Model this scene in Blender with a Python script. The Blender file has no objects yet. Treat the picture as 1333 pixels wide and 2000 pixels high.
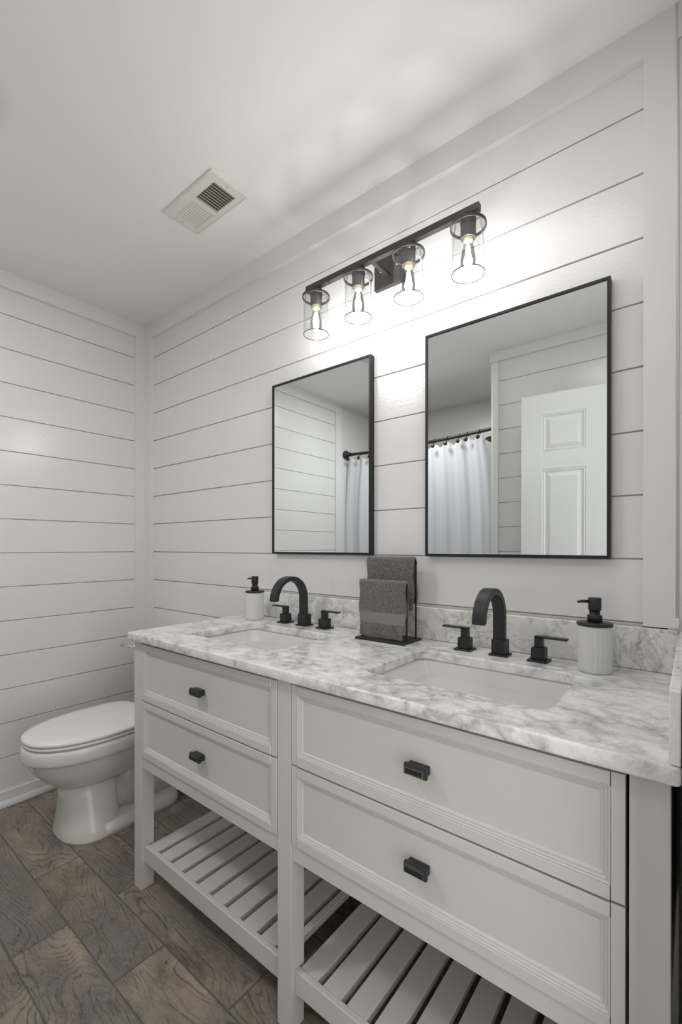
import bpy, bmesh, math, random
from mathutils import Vector, Matrix
random.seed(7)
PI = math.pi
SC = bpy.context.scene
C = SC.collection

# ---------------------------------------------------------------- camera
cam = bpy.data.objects.new('camera', bpy.data.cameras.new('camera'))
C.objects.link(cam)
_r = Vector((0.782716543, 0.622378074, 0.000588404827))
_u = Vector((-0.00110203779, 0.000440534146, 0.999999296))
_w = Vector((-0.62237738, 0.78271664, -0.0010307))
M = Matrix((( _r.x, _u.x, -_w.x, 2.4708), (_r.y, _u.y, -_w.y, -1.3010), (_r.z, _u.z, -_w.z, 1.1866), (0, 0, 0, 1)))
cam.matrix_world = M
cam.data.sensor_fit = 'HORIZONTAL'
cam.data.sensor_width = 36
cam.data.lens = 36 * 867.0 / 1333
cam.data.shift_y = 68.64 / 1333
cam.data.clip_start = 0.01
SC.camera = cam

# ---------------------------------------------------------------- world, light, exposure
SC.view_settings.view_transform = 'Standard'
SC.view_settings.look = 'None'
SC.view_settings.gamma = 1
SC.view_settings.use_curve_mapping = False
SC.view_settings.exposure = 0.20
BULB_W = 1.85          # each vanity bulb
CEIL_W = 9.6           # added fill light under the ceiling, no lamp hangs there
HALL_W = 8.4         # added fill light shining in through the doorway
HALL = 0.05
world = bpy.data.worlds.new('world'); SC.world = world
world.use_nodes = True
_bg = world.node_tree.nodes['Background']
_bg.inputs[0].default_value = (1.0, 0.97, 0.93, 1); _bg.inputs[1].default_value = HALL

def area_light(name, loc, rot, size, size_y, watt, col):
    ld = bpy.data.lights.new(name, 'AREA'); ld.energy = watt; ld.color = col; ld.size = size
    ld.shape = 'RECTANGLE' if size_y else 'DISK'
    if size_y: ld.size_y = size_y
    lo = bpy.data.objects.new(name, ld); C.objects.link(lo); lo.location = loc; lo.rotation_euler = rot
area_light('ceiling_fill', (0.79, -1.50, 2.425), (0, 0, 0), 0.30, None, CEIL_W, (1.0, 0.985, 0.965))  # soft fill added to brighten the room, has no fitting
area_light('ceiling_fill', (2.05, -0.76, 2.425), (0, 0, 0), 0.50, None, 2.2, (1.0, 0.985, 0.965))  # second added fill, brightens the right end of the vanity
area_light('doorway_fill', (2.75, -1.05, 1.05), (0, PI / 2, 0), 1.9, 0.75, HALL_W, (1.0, 0.985, 0.96))  # unseen panel added in the hall as side fill

# ---------------------------------------------------------------- materials
class NT:
    def __init__(s, name):
        s.m = bpy.data.materials.new(name); s.m.use_nodes = True
        s.t = s.m.node_tree; s.t.nodes.clear()
        s.out = s.n('ShaderNodeOutputMaterial')
    def n(s, typ, ins=None, **kw):
        nd = s.t.nodes.new(typ)
        for k, v in kw.items(): setattr(nd, k, v)
        if ins:
            for k, v in ins.items():
                if isinstance(v, bpy.types.NodeSocket): s.t.links.new(v, nd.inputs[k])
                else: nd.inputs[k].default_value = v
        return nd
    def math(s, op, a, b=0.0, c=None):
        d = {0: a, 1: b}
        if c is not None: d[2] = c
        return s.n('ShaderNodeMath', d, operation=op).outputs[0]
    def ramp(s, fac, stops, interp='LINEAR'):
        nd = s.n('ShaderNodeValToRGB', {0: fac})
        cr = nd.color_ramp; cr.interpolation = interp
        while len(cr.elements) < len(stops): cr.elements.new(0.5)
        for e, (p, c) in zip(cr.elements, stops):
            e.position = p; e.color = (*c, 1) if not isinstance(c, float) else (c, c, c, 1)
        return nd.outputs[0]
    def mix(s, fac, a, b, blend='MIX'):
        nd = s.n('ShaderNodeMix', data_type='RGBA', blend_type=blend)
        for i, v in ((0, fac), (6, a), (7, b)):
            if isinstance(v, bpy.types.NodeSocket): s.t.links.new(v, nd.inputs[i])
            else: nd.inputs[i].default_value = (*v, 1) if isinstance(v, tuple) and len(v) == 3 else v
        return nd.outputs[2]
    def noise(s, vec, scale, detail=3, rough=0.5, dist=0.0):
        return s.n('ShaderNodeTexNoise', {'Vector': vec, 'Scale': scale, 'Detail': detail, 'Roughness': rough, 'Distortion': dist})
    def coord(s): return s.n('ShaderNodeTexCoord').outputs['Object']
    def mapping(s, vec, scale=(1, 1, 1), rot=(0, 0, 0), loc=(0, 0, 0)):
        return s.n('ShaderNodeMapping', {'Vector': vec, 'Scale': scale, 'Rotation': rot, 'Location': loc}).outputs[0]
    def bump(s, h, strength=0.2, dist=0.002):
        return s.n('ShaderNodeBump', {'Height': h, 'Strength': strength, 'Distance': dist}).outputs[0]
    def pbsdf(s, color, rough=0.5, metal=0.0, normal=None, **kw):
        ins = {'Base Color': color if isinstance(color, bpy.types.NodeSocket) else (*color, 1), 'Roughness': rough, 'Metallic': metal}
        if normal is not None: ins['Normal'] = normal
        ins.update(kw)
        b = s.n('ShaderNodeBsdfPrincipled', ins)
        s.t.links.new(b.outputs[0], s.out.inputs[0])
        return s.m

def paint(name, col, rough, bscale=60, bstr=0.05, stretch=(1, 1, 1), spec=0.5):
    t = NT(name); v = t.mapping(t.coord(), stretch)
    nz = t.noise(v, bscale, 4, 0.6)
    big = t.noise(t.coord(), 2.3, 2)
    c = t.mix(t.math('MULTIPLY', big.outputs[0], 0.10), col, tuple(x * 0.93 for x in col))
    return t.pbsdf(c, rough, normal=t.bump(nz.outputs[0], bstr, 0.003), **{'Specular IOR Level': spec})

M_shiplap = paint('shiplap_paint', (0.80, 0.795, 0.795), 0.21, 55, 0.13, (1, 1, 1.6), 0.8)
M_trim = paint('trim_paint', (0.80, 0.795, 0.80), 0.33, 40, 0.03)
M_ceiling = paint('ceiling_paint', (0.90, 0.885, 0.865), 0.85, 220, 0.05)
M_cabinet = paint('cabinet_paint', (0.64, 0.625, 0.60), 0.42, 120, 0.02)
M_door = None
M_black = NT('matte_black_metal').pbsdf((0.030, 0.030, 0.033), 0.42, 0.35)
M_frame = NT('black_mirror_frame').pbsdf((0.020, 0.020, 0.022), 0.35, 0.4)
M_fixture = NT('dark_bronze_fixture').pbsdf((0.060, 0.058, 0.058), 0.42, 0.5)
M_dark = NT('dark_void').pbsdf((0.02, 0.02, 0.02), 0.9)
M_ceramic = NT('glazed_ceramic').pbsdf((0.76, 0.75, 0.73), 0.10)
M_toilet = NT('toilet_ceramic').pbsdf((0.74, 0.725, 0.69), 0.12)
M_seat = NT('toilet_seat_plastic').pbsdf((0.80, 0.795, 0.785), 0.22)
M_chrome = NT('chrome').pbsdf((0.75, 0.75, 0.75), 0.12, 1.0)
M_mirror = NT('mirror_silvering').pbsdf((0.855, 0.895, 0.89), 0.0, 1.0)
M_caulk = NT('caulk_line').pbsdf((0.55, 0.53, 0.46), 0.6)

def m_duct():
    t = NT('duct_shade'); nz = t.noise(t.coord(), 60, 3)
    return t.pbsdf(t.mix(nz.outputs[0], (0.05, 0.045, 0.032), (0.13, 0.115, 0.085)), 0.8)
M_duct = m_duct()
M_vent = NT('vent_enamel').pbsdf((0.76, 0.75, 0.70), 0.35)
M_worn = NT('worn_edge').pbsdf((0.35, 0.33, 0.31), 0.4, 0.6)

def m_door():
    t = NT('embossed_door_paint'); v = t.coord()
    w = t.n('ShaderNodeTexWave', {'Vector': t.mapping(v, (1, 1, 0.12)), 'Scale': 28.0, 'Distortion': 7.0, 'Detail': 2.0, 'Detail Scale': 1.2}, bands_direction='X')
    return t.pbsdf((0.80, 0.80, 0.80), 0.28, normal=t.bump(w.outputs[1], 0.25, 0.001))
M_door = m_door()

def m_marble(name, top=True):
    t = NT(name); v = t.coord()
    warp = t.noise(v, 12.0 if top else 8.0, 5, 0.62)
    vv = t.n('ShaderNodeVectorMath', {0: v, 1: t.n('ShaderNodeVectorMath', {0: warp.outputs[1], 3: 0.06 if top else 0.085}, operation='SCALE').outputs[0]}, operation='ADD').outputs[0]
    ms = t.mapping(vv, (0.75, 1.25, 1.1) if top else (1.25, 1.0, 0.7), (0, 0, 0.45) if top else (0, 0.65, 0))
    vor = t.n('ShaderNodeTexVoronoi', {'Vector': ms, 'Scale': 21.0 if top else 9.0}, feature='DISTANCE_TO_EDGE')
    web = t.ramp(vor.outputs[0], [(0.0, 1.0), (0.09 if top else 0.03, 0.60 if top else 0.35), (0.24 if top else 0.10, 0.12 if top else 0.0), (0.45, 0.0)])
    n2 = t.noise(t.mapping(v, (1, 1.4, 1), (0, 0.5, 0.6)), 8.5 if top else 5.0, 5, 0.62, 0.5)
    amt = t.ramp(n2.outputs[0], [(0.36, 0.12 if top else 0.0), (0.58, 1.0)])
    n3 = t.noise(vv, 34.0, 6, 0.72, 0.8)
    fine = t.ramp(n3.outputs[0], [(0.42, 0.0), (0.62, 1.0)])
    n4 = t.noise(t.mapping(vv, (1, 1, 1), (0.3, 0.7, 0.2)), 4.5, 8, 0.62, 2.0)
    vein = t.ramp(t.math('ABSOLUTE', t.math('SUBTRACT', n4.outputs[0], 0.5)), [(0.0, 1.0), (0.008, 0.5), (0.028, 0.0)])
    f = t.math('MULTIPLY', web, amt)
    f = t.math('ADD', t.math('MULTIPLY', f, 0.46 if top else 0.30), t.math('MULTIPLY', t.math('MULTIPLY', fine, amt), 0.36 if top else 0.22))
    f = t.math('ADD', f, t.math('MULTIPLY', vein, 0.20 if top else 0.50))
    f = t.math('MINIMUM', f, 1.0)
    base = t.mix(n2.outputs[0], (0.92, 0.915, 0.885), (0.82, 0.82, 0.805))
    c = t.mix(f, base, (0.26, 0.265, 0.275))
    return t.pbsdf(c, 0.16, normal=None)
M_marble = m_marble('carrara_marble_top', True)
M_marble_v = m_marble('carrara_marble_splash', False)

def m_floor():
    t = NT('wood_look_porcelain'); v = t.coord()
    sp = t.n('ShaderNodeSeparateXYZ', {0: v}); x, y = sp.outputs[0], sp.outputs[1]
    PY, PX = 0.1500, 0.6055
    ry = t.math('DIVIDE', t.math('ADD', y, 0.7438), PY)
    row = t.math('FLOOR', ry); fy = t.math('SUBTRACT', ry, row)
    odd = t.math('ABSOLUTE', t.math('MODULO', row, 2.0))
    rx = t.math('SUBTRACT', t.math('DIVIDE', t.math('SUBTRACT', x, 0.6315), PX), t.math('MULTIPLY', odd, 0.5))
    col = t.math('FLOOR', rx); fx = t.math('SUBTRACT', rx, col)
    ex = t.math('MULTIPLY', t.math('MINIMUM', fx, t.math('SUBTRACT', 1.0, fx)), PX)
    ey = t.math('MULTIPLY', t.math('MINIMUM', fy, t.math('SUBTRACT', 1.0, fy)), PY)
    edge = t.math('MINIMUM', ex, ey)
    grout = t.ramp(edge, [(0.0, 1.0), (0.0013, 1.0), (0.0024, 0.0)])
    rnd = t.n('ShaderNodeTexWhiteNoise', {'Vector': t.n('ShaderNodeCombineXYZ', {0: row, 1: col, 2: 3.7}).outputs[0]}, noise_dimensions='3D')
    off = t.n('ShaderNodeVectorMath', {0: rnd.outputs[1], 3: 9.0}, operation='SCALE').outputs[0]
    vo = t.n('ShaderNodeVectorMath', {0: v, 1: off}, operation='ADD').outputs[0]
    # wood figure: contour lines of a stretched noise = cathedral grain
    st = t.mapping(vo, (1.0, 3.6, 1.0))
    h = t.noise(st, 1.9, 3, 0.35, 0.25)
    yv = t.math('MULTIPLY', t.n('ShaderNodeSeparateXYZ', {0: vo}).outputs[1], 260.0)
    rings = t.math('SINE', t.math('ADD', t.math('MULTIPLY', h.outputs[0], 190.0), yv))
    ringf = t.ramp(t.math('MULTIPLY_ADD', rings, 0.5, 0.5), [(0.0, 1.0), (0.16, 0.35), (0.45, 0.0)])
    rmod = t.noise(t.mapping(vo, (2, 14, 2)), 3.0, 3, 0.6)
    ringf = t.math('MULTIPLY', ringf, t.ramp(rmod.outputs[0], [(0.38, 0.15), (0.62, 1.0)]))
    fine = t.noise(t.mapping(vo, (9, 60, 9)), 6.0, 4, 0.7)
    blot = t.noise(t.mapping(vo, (1.0, 1.7, 1)), 6.5, 4, 0.6, 0.4)
    c1 = t.mix(t.ramp(blot.outputs[0], [(0.30, 0.0), (0.70, 1.0)]), (0.150, 0.120, 0.098), (0.400, 0.335, 0.262))
    hue = t.noise(vo, 4.0, 2)
    c1 = t.mix(t.ramp(hue.outputs[0], [(0.46, 0.0), (0.66, 0.8)]), c1, (0.150, 0.140, 0.140))
    c2 = t.mix(t.math('MULTIPLY', ringf, 0.90), c1, (0.050, 0.038, 0.032))
    c3 = t.mix(t.math('MULTIPLY', t.ramp(fine.outputs[0], [(0.45, 0.0), (0.75, 1.0)]), 0.55), c2, (0.47, 0.42, 0.36))
    c3 = t.mix(t.math('MULTIPLY', rnd.outputs[0], 0.35), c3, (0.10, 0.085, 0.075))
    c4 = t.mix(grout, c3, (0.085, 0.085, 0.068))
    hh = t.math('SUBTRACT', t.math('SUBTRACT', t.math('MULTIPLY', fine.outputs[0], 0.3), t.math('MULTIPLY', ringf, 0.4)), t.math('MULTIPLY', grout, 1.2))
    return t.pbsdf(c4, 0.42, normal=t.bump(hh, 0.5, 0.0012))
M_floor = m_floor()

def m_terry(name, band=None):
    t = NT(name); v = t.coord()
    n1 = t.n('ShaderNodeTexVoronoi', {'Vector': v, 'Scale': 420.0})
    n2 = t.noise(v, 160, 3, 0.7)
    h = t.math('ADD', t.math('MULTIPLY', n1.outputs[0], 0.7), n2.outputs[0])
    c = t.mix(t.ramp(h, [(0.45, 0.0), (1.15, 1.0)]), (0.30, 0.275, 0.25), (0.11, 0.10, 0.092))
    return t.pbsdf(c, 0.95, normal=t.bump(h, 1.0, 0.003), **{'Sheen Weight': 0.3})
M_terry = m_terry('grey_terry')
def m_band():
    t = NT('woven_towel_band'); v = t.coord()
    w = t.n('ShaderNodeTexWave', {'Vector': v, 'Scale': 260.0, 'Distortion': 1.0}, bands_direction='X')
    return t.pbsdf(t.mix(w.outputs[1], (0.27, 0.25, 0.23), (0.20, 0.187, 0.173)), 0.85, normal=t.bump(w.outputs[1], 0.3, 0.001))
M_band = m_band()

def m_clear(name, tint=(1, 1, 1), base=0.04, edge=0.75, dark=0.5):
    t = NT(name)
    lw = t.n('ShaderNodeLayerWeight', {'Blend': 0.30}); fc = lw.outputs['Facing']
    f = t.ramp(fc, [(0.0, base), (0.70, base * 2), (1.0, edge)])
    tc = t.ramp(fc, [(0.0, tint), (0.80, tuple(c * 0.97 for c in tint)), (1.0, tuple(c * dark for c in tint))])   # longer way through the glass at grazing angles
    tr = t.n('ShaderNodeBsdfTransparent', {0: tc})
    gl = t.n('ShaderNodeBsdfGlossy', {0: (0.9, 0.9, 0.9, 1), 'Roughness': 0.03})
    mx = t.n('ShaderNodeMixShader', {0: f, 1: tr.outputs[0], 2: gl.outputs[0]})
    t.t.links.new(mx.outputs[0], t.out.inputs[0]); return t.m
M_glass = m_clear('clear_shade_glass', (0.965, 0.97, 0.97), 0.03, 0.30, 0.35)
M_rim = m_clear('glass_rim', (0.50, 0.51, 0.51), 0.08, 0.40, 0.5)
M_bulbglass = m_clear('bulb_glass', (1, 1, 1), 0.012, 0.05, 0.8)
def m_emit(name, col, st):
    t = NT(name); e = t.n('ShaderNodeEmission', {0: (*col, 1), 1: st}); t.t.links.new(e.outputs[0], t.out.inputs[0]); return t.m
M_filament = m_emit('lit_filament', (1.0, 0.97, 0.93), 14.0)
M_brass = NT('brass_bulb_cap').pbsdf((0.85, 0.72, 0.38), 0.3, 0.8)
M_frost = NT('frosted_ribbed_glass').pbsdf((0.86, 0.87, 0.865), 0.42, **{'Transmission Weight': 0.30, 'IOR': 1.2})
M_curtain = NT('curtain_cloth').pbsdf((0.66, 0.67, 0.705), 0.85, **{'Sheen Weight': 0.2})
def m_tile():
    t = NT('shower_wall_tile'); v = t.coord()
    sp = t.n('ShaderNodeSeparateXYZ', {0: v})
    a = t.math('FRACT', t.math('DIVIDE', t.math('ADD', sp.outputs[0], 20.0), 0.20)); b = t.math('FRACT', t.math('DIVIDE', sp.outputs[2], 0.15))
    g = t.ramp(t.math('MINIMUM', t.math('MINIMUM', a, t.math('SUBTRACT', 1.0, a)), t.math('MINIMUM', b, t.math('SUBTRACT', 1.0, b))), [(0.0, 1.0), (0.012, 0.0)])
    return t.pbsdf(t.mix(t.math('MULTIPLY', g, 0.18), (0.66, 0.655, 0.60), (0.50, 0.49, 0.45)), 0.3)
M_tile = m_tile()
M_surround = NT('glossy_surround').pbsdf((0.72, 0.73, 0.70), 0.12)

# ---------------------------------------------------------------- mesh helpers
def bm_new(): return bmesh.new()
def box(bm, x0, x1, y0, y1, z0, z1, bevel=0.0, seg=2, mi=0, rot=None):
    x0, x1 = min(x0, x1), max(x0, x1); y0, y1 = min(y0, y1), max(y0, y1); z0, z1 = min(z0, z1), max(z0, z1)
    r = bmesh.ops.create_cube(bm, size=1)
    vs = r['verts']
    for v in vs:
        v.co = Vector(((x0 + x1) / 2 + v.co.x * (x1 - x0), (y0 + y1) / 2 + v.co.y * (y1 - y0), (z0 + z1) / 2 + v.co.z * (z1 - z0)))
    fs = {f for v in vs for f in v.link_faces}
    for f in fs: f.material_index = mi
    if bevel > 0:
        es = list({e for v in vs for e in v.link_edges})
        rb = bmesh.ops.bevel(bm, geom=es, offset=bevel, segments=seg, affect='EDGES', profile=0.5)
        for f in rb['faces']: f.material_index = mi; f.smooth = True
    if rot is not None:
        pass
def lathe(bm, prof, cx, cy, seg=32, mi=0, smooth=True, axis='Z', closed=False):
    """prof: list of (r, h); revolved about an axis through (cx,cy)"""
    rings = []
    for r, h in prof:
        ring = []
        for i in range(seg):
            a = 2 * PI * i / seg
            if axis == 'Z': co = (cx + r * math.cos(a), cy + r * math.sin(a), h)
            elif axis == 'Y': co = (cx + r * math.cos(a), h, cy + r * math.sin(a))
            else: co = (h, cx + r * math.cos(a), cy + r * math.sin(a))
            ring.append(bm.verts.new(co))
        rings.append(ring)
    pairs = list(zip(rings, rings[1:]))
    if closed: pairs.append((rings[-1], rings[0]))
    for a, b in pairs:
        for i in range(seg):
            j = (i + 1) % seg
            try: f = bm.faces.new((a[i], a[j], b[j], b[i])); f.smooth = smooth; f.material_index = mi
            except ValueError: pass
    if not closed:
        for rg in (rings[0], rings[-1]):
            try: f = bm.faces.new(rg); f.material_index = mi
            except ValueError: pass
    return rings
def loft(bm, rings, mi=0, smooth=True, cap0=True, cap1=True):
    R = [[bm.verts.new(p) for p in ring] for ring in rings]
    n = len(R[0])
    for a, b in zip(R, R[1:]):
        for i in range(n):
            j = (i + 1) % n
            f = bm.faces.new((a[i], a[j], b[j], b[i])); f.smooth = smooth; f.material_index = mi
    if cap0: f = bm.faces.new(list(reversed(R[0]))); f.material_index = mi; f.smooth = smooth
    if cap1: f = bm.faces.new(R[-1]); f.material_index = mi; f.smooth = smooth
def tube(bm, pts, r, seg=10, mi=0):
    pts = [Vector(p) for p in pts]; rings = []
    up = Vector((0, 0, 1))
    for i, p in enumerate(pts):
        d = (pts[min(i + 1, len(pts) - 1)] - pts[max(i - 1, 0)]).normalized()
        s = d.cross(up)
        if s.length < 1e-3: s = d.cross(Vector((0, 1, 0)))
        s.normalize(); t2 = s.cross(d).normalized()
        rr = r[i] if isinstance(r, (list, tuple)) else r
        rings.append([p + (s * math.cos(2 * PI * k / seg) + t2 * math.sin(2 * PI * k / seg)) * rr for k in range(seg)])
    loft(bm, rings, mi)
def rrect(cx, cy, hx, hy, r, z, n=6):
    out = []
    for sx, sy, a0 in ((1, 1, 0), (-1, 1, PI / 2), (-1, -1, PI), (1, -1, 3 * PI / 2)):
        for k in range(n + 1):
            a = a0 + (PI / 2) * k / n
            out.append((cx + sx * (hx - r) + r * math.cos(a), cy + sy * (hy - r) + r * math.sin(a), z))
    return out
def finish(name, bm, mats, parent=None, shift=None):
    bmesh.ops.recalc_face_normals(bm, faces=bm.faces[:])
    me = bpy.data.meshes.new(name)
    if shift is not None: bmesh.ops.translate(bm, verts=bm.verts[:], vec=-Vector(shift))
    bm.to_mesh(me); bm.free()
    for m in (mats if isinstance(mats, (list, tuple)) else [mats]): me.materials.append(m)
    o = bpy.data.objects.new(name, me); C.objects.link(o)
    if parent is not None: o.parent = parent
    return o
def rootloc(p):
    v = Vector((0, 0, 0))
    while p is not None: v += p.location; p = p.parent
    return v
def part(name, bm, mats, parent): return finish(name, bm, mats, parent, rootloc(parent))
def tag(o, label, cat, group=None, kind=None):
    o['label'] = label; o['category'] = cat
    if group: o['group'] = group
    if kind: o['kind'] = kind
    return o
def thing(name, label, cat, loc, group=None):
    o = bpy.data.objects.new(name, None); C.objects.link(o); o.location = loc; o.empty_display_size = 0.05
    return tag(o, label, cat, group)
def struct(name, bm, mats, label=None, cat=None):
    o = finish(name, bm, mats); o['kind'] = 'structure'
    if label: o['label'] = label
    if cat: o['category'] = cat
    return o
def copy_tree(o, parent=None):
    c = o.copy(); C.objects.link(c); c.parent = parent
    for ch in list(o.children): copy_tree(ch, c)
    return c

# ================================================================ STRUCTURE
H = 2.44
Z0, PB = 2.2505, 0.1562                 # first groove height and board pitch
GR = [Z0 - k * PB for k in range(15)]
T = 0.018                               # trim thickness
XL, XP = 0.0895, 2.3735                 # planks of the vanity wall run between these
YP = -1.6097                            # partition face
YB = -2.480                             # back wall of the shower
XR = 2.461                              # right wall face

b = bm_new(); box(b, -0.1, 4.2, -2.6, 0.12, -0.05, 0.0)
struct('floor', b, M_floor, 'grey-brown wood-look plank tile floor laid in a half offset', 'floor')
b = bm_new(); box(b, -0.1, 4.2, -2.6, 0.12, H, H + 0.06)
struct('ceiling', b, M_ceiling, 'smooth white ceiling above the bathroom', 'ceiling')

def boards(b, zs, lo, hi, f):
    edges = [lo] + sorted(z for z in zs if lo + 0.02 < z < hi - 0.02) + [hi]
    for a, c in zip(edges, edges[1:]):
        g0 = 0.0016 if a != lo else 0; g1 = 0.0016 if c != hi else 0
        f(a + g0, c - g1)

# wall with the vanity: backing + planks
b = bm_new()
box(b, -0.1, 2.62, 0.009, 0.12, 0, H)
boards(b, GR, 0.0, 2.40, lambda a, c: box(b, 0.03, XP + 0.02, 0.0, 0.010, a, c, 0.0012, 1))
box(b, XP + 0.05, 2.62, -0.0135, 0.010, 0.0, H)
struct('wall_back', b, M_shiplap, 'white shiplap wall behind the vanity and mirrors', 'wall')
# left wall
b = bm_new()
box(b, -0.12, -0.009, -2.6, 0.12, 0, H)
boards(b, GR, 0.0, 2.40, lambda a, c: box(b, -0.010, 0.0, -1.80, 0.0, a, c, 0.0012, 1))
box(b, -0.010, 0.002, -2.6, -1.80, 0, H)
struct('wall_left', b, M_shiplap, 'white shiplap wall beside the toilet', 'wall')
# shower back wall
b = bm_new(); box(b, -0.12, 2.62, YB - 0.12, YB, 0, H)
struct('wall_shower', b, M_tile, 'pale tiled wall at the back of the shower', 'wall')
# partition between shower and the open door
b = bm_new()
box(b, 1.4420, 2.62, YB, YP - 0.009, 0, H)
boards(b, GR, 0.0, 2.40, lambda a, c: box(b, 1.47, 2.461, YP - 0.010, YP, a, c, 0.0012, 1))
struct('wall_partition', b, M_shiplap, 'white shiplap partition seen in the mirrors behind the open door', 'wall')
# right wall stub with doorway
b = bm_new()
box(b, XR, 2.57, -0.64, 0.10, 0, H)
box(b, XR, 2.57, -1.475, -0.64, 2.06, H)
box(b, XR, 2.57, YP - 0.02, -1.475, 0, H)
struct('wall_right', b, M_trim, 'narrow white wall end at the right edge of the vanity', 'wall')
# hall beyond the doorway
b = bm_new()
box(b, 4.1, 4.2, -2.6, 0.12, 0, H)
box(b, 2.57, 4.2, 0.02, 0.12, 0, H)
struct('wall_hall', b, M_trim)

# trims
b = bm_new(); box(b, 0.0, 2.62, -T, 0.0, 2.357, H)
struct('trim_1', b, M_trim, 'flat white header board along the top of the vanity wall', 'trim')
b = bm_new(); box(b, 0.0, XL - 0.0, -T, 0.0, 0, 2.357)
struct('trim_2', b, M_trim, 'white corner board at the left end of the vanity wall', 'trim')
b = bm_new(); box(b, 2.3755, 2.4385, -T, 0.0, 0.997, 2.357)
struct('trim_3', b, M_trim, 'wide white post board right of the large mirror', 'trim')
b = bm_new(); tube(b, [(2.4410, -0.0165, 1.02), (2.4410, -0.0165, 2.0), (2.4385, -0.0165, H)], 0.0030, 8)
box(b, 2.438, 2.446, -0.024, -0.010, 0.997, 1.022, 0.003, 2)
struct('trim_4', b, M_trim, 'slim white bead running up beside the post board', 'trim')
b = bm_new(); box(b, 0.0, T, YP - 0.2285, 0.0, 2.367, H)
struct('trim_5', b, M_trim, 'flat white header board along the top of the left wall', 'trim')
b = bm_new(); box(b, 0.0, T, -0.0695, -T, 0, 2.367)
struct('trim_6', b, M_trim, 'white corner board on the left wall near the vanity wall', 'trim')
b = bm_new(); box(b, 0.0, T, -1.838, -1.759, 0, 2.367)
struct('trim_7', b, M_trim, 'white board where the left shiplap wall meets the shower', 'trim')
b = bm_new(); box(b, 1.432, 2.461, YP, YP + T, 2.377, H, 0.0015, 1)
struct('trim_8', b, M_trim, 'white header board across the top of the partition', 'trim')
b = bm_new(); box(b, 1.4500, 1.4885, YP, YP + 0.012, 0, 2.377, 0.0015, 1)
box(b, 1.440, 1.4520, YP - 0.09, YP + 0.006, 0, 2.377, 0.0015, 1)
struct('trim_9', b, M_trim, 'narrow white board on the outer corner of the partition', 'trim')
b = bm_new(); box(b, 0.0, 0.012, -1.80, -T, 0, 0.069, 0.002, 2)
pr = [(0.012 + 0.020 * math.cos(a), 0.020 * math.sin(a) * 1.35 + 0.001) for a in [PI / 2 * k / 6 for k in range(7)]] + [(0.010, 0.027), (0.010, 0.001)]
for y0, y1 in ((-1.80, -T),):
    loft(b, [[(x, y0, z) for x, z in pr], [(x, y1, z) for x, z in pr]])
struct('baseboard_left', b, M_trim, 'low white baseboard with rounded shoe along the left wall', 'baseboard')
b = bm_new(); box(b, XL, 2.445, -0.012, 0.0, 0, 0.069, 0.002, 2)
struct('baseboard_back', b, M_trim)
b = bm_new(); box(b, 1.49, 2.461, YP, YP + 0.012, 0, 0.069, 0.002, 2)
struct('baseboard_partition', b, M_trim)
# door casing in the room side
b = bm_new()
box(b, XR + 0.0005, XR + 0.016, -0.665, -0.64, 0, 2.06)
box(b, XR + 0.001, 2.57, -0.659, -0.64, 0, 2.045, 0.001, 1)
struct('trim_10', b, M_trim)

# shower surround panels
t0 = thing('shower_surround', 'glossy white shower wall surround behind the curtain, seen in the mirrors', 'shower surround', (0.7, -2.2, 0.0))
b = bm_new(); box(b, 0.002, 0.010, -2.479, -1.895, 0.0, 1.908, 0.004, 2); part('side_panel', b, M_surround, t0)
b = bm_new(); box(b, 0.010, 1.430, -2.479, -2.470, 0.0, 1.908, 0.004, 2); part('back_panel', b, M_surround, t0)
b = bm_new(); box(b, 1.432, 1.441, -2.470, -1.895, 0.0, 1.908, 0.004, 2); part('side_panel', b, M_surround, t0)

# ================================================================ CEILING VENT
vx0, vx1, vy0, vy1 = 0.9165, 1.2195, -0.4180, -0.2675
vent = thing('ceiling_vent', 'white metal register grille with two banks of louvres set in the ceiling', 'vent', ((vx0 + vx1) / 2, (vy0 + vy1) / 2, H))
b = bm_new()
sx0, sx1, sy0, sy1 = 0.9440, 1.1845, -0.3835, -0.2920
zt, zb = H, H - 0.007
for (a0, a1, c0, c1) in ((vx0, vx1, vy0, sy0), (vx0, vx1, sy1, vy1), (vx0, sx0, sy0, sy1), (sx1, vx1, sy0, sy1), (1.0560, 1.0740, sy0, sy1)):
    box(b, a0, a1, c0, c1, zb, zt - 0.0005)
part('frame', b, M_vent, vent)
b = bm_new()
r1 = rrect((vx0 + vx1) / 2, (vy0 + vy1) / 2, (vx1 - vx0) / 2 + 0.0015, (vy1 - vy0) / 2 + 0.0015, 0.004, H - 0.0005)
r2 = rrect((vx0 + vx1) / 2, (vy0 + vy1) / 2, (vx1 - vx0) / 2 - 0.0035, (vy1 - vy0) / 2 - 0.0035, 0.004, H - 0.0082)
loft(b, [r1, r2], cap0=False, cap1=False, smooth=False)
part('rolled_edge', b, M_vent, vent)
b = bm_new()
box(b, sx0, sx1, sy0, sy1, H - 0.0012, H - 0.0004)
part('duct_opening', b, M_duct, vent)  # flat panel, the shade inside the duct is put into its colour
def louvres(x0, x1, n, tilt, w, nm):
    b = bm_new(); p = (x1 - x0) / n
    for i in range(n):
        cx = x0 + p * (i + 0.5); dx = w / 2 * math.cos(tilt); dz = w / 2 * math.sin(tilt)
        zc = H - 0.0044
        vs = [(cx - dx, zc - dz), (cx + dx, zc + dz), (cx + dx + 0.0007 * math.sin(abs(tilt)), zc + dz + 0.0007), (cx - dx + 0.0007 * math.sin(abs(tilt)), zc - dz + 0.0007)]
        loft(b, [[(x, sy0, z) for x, z in vs], [(x, sy1, z) for x, z in vs]], smooth=False)
    part(nm, b, M_vent, vent)
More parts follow.
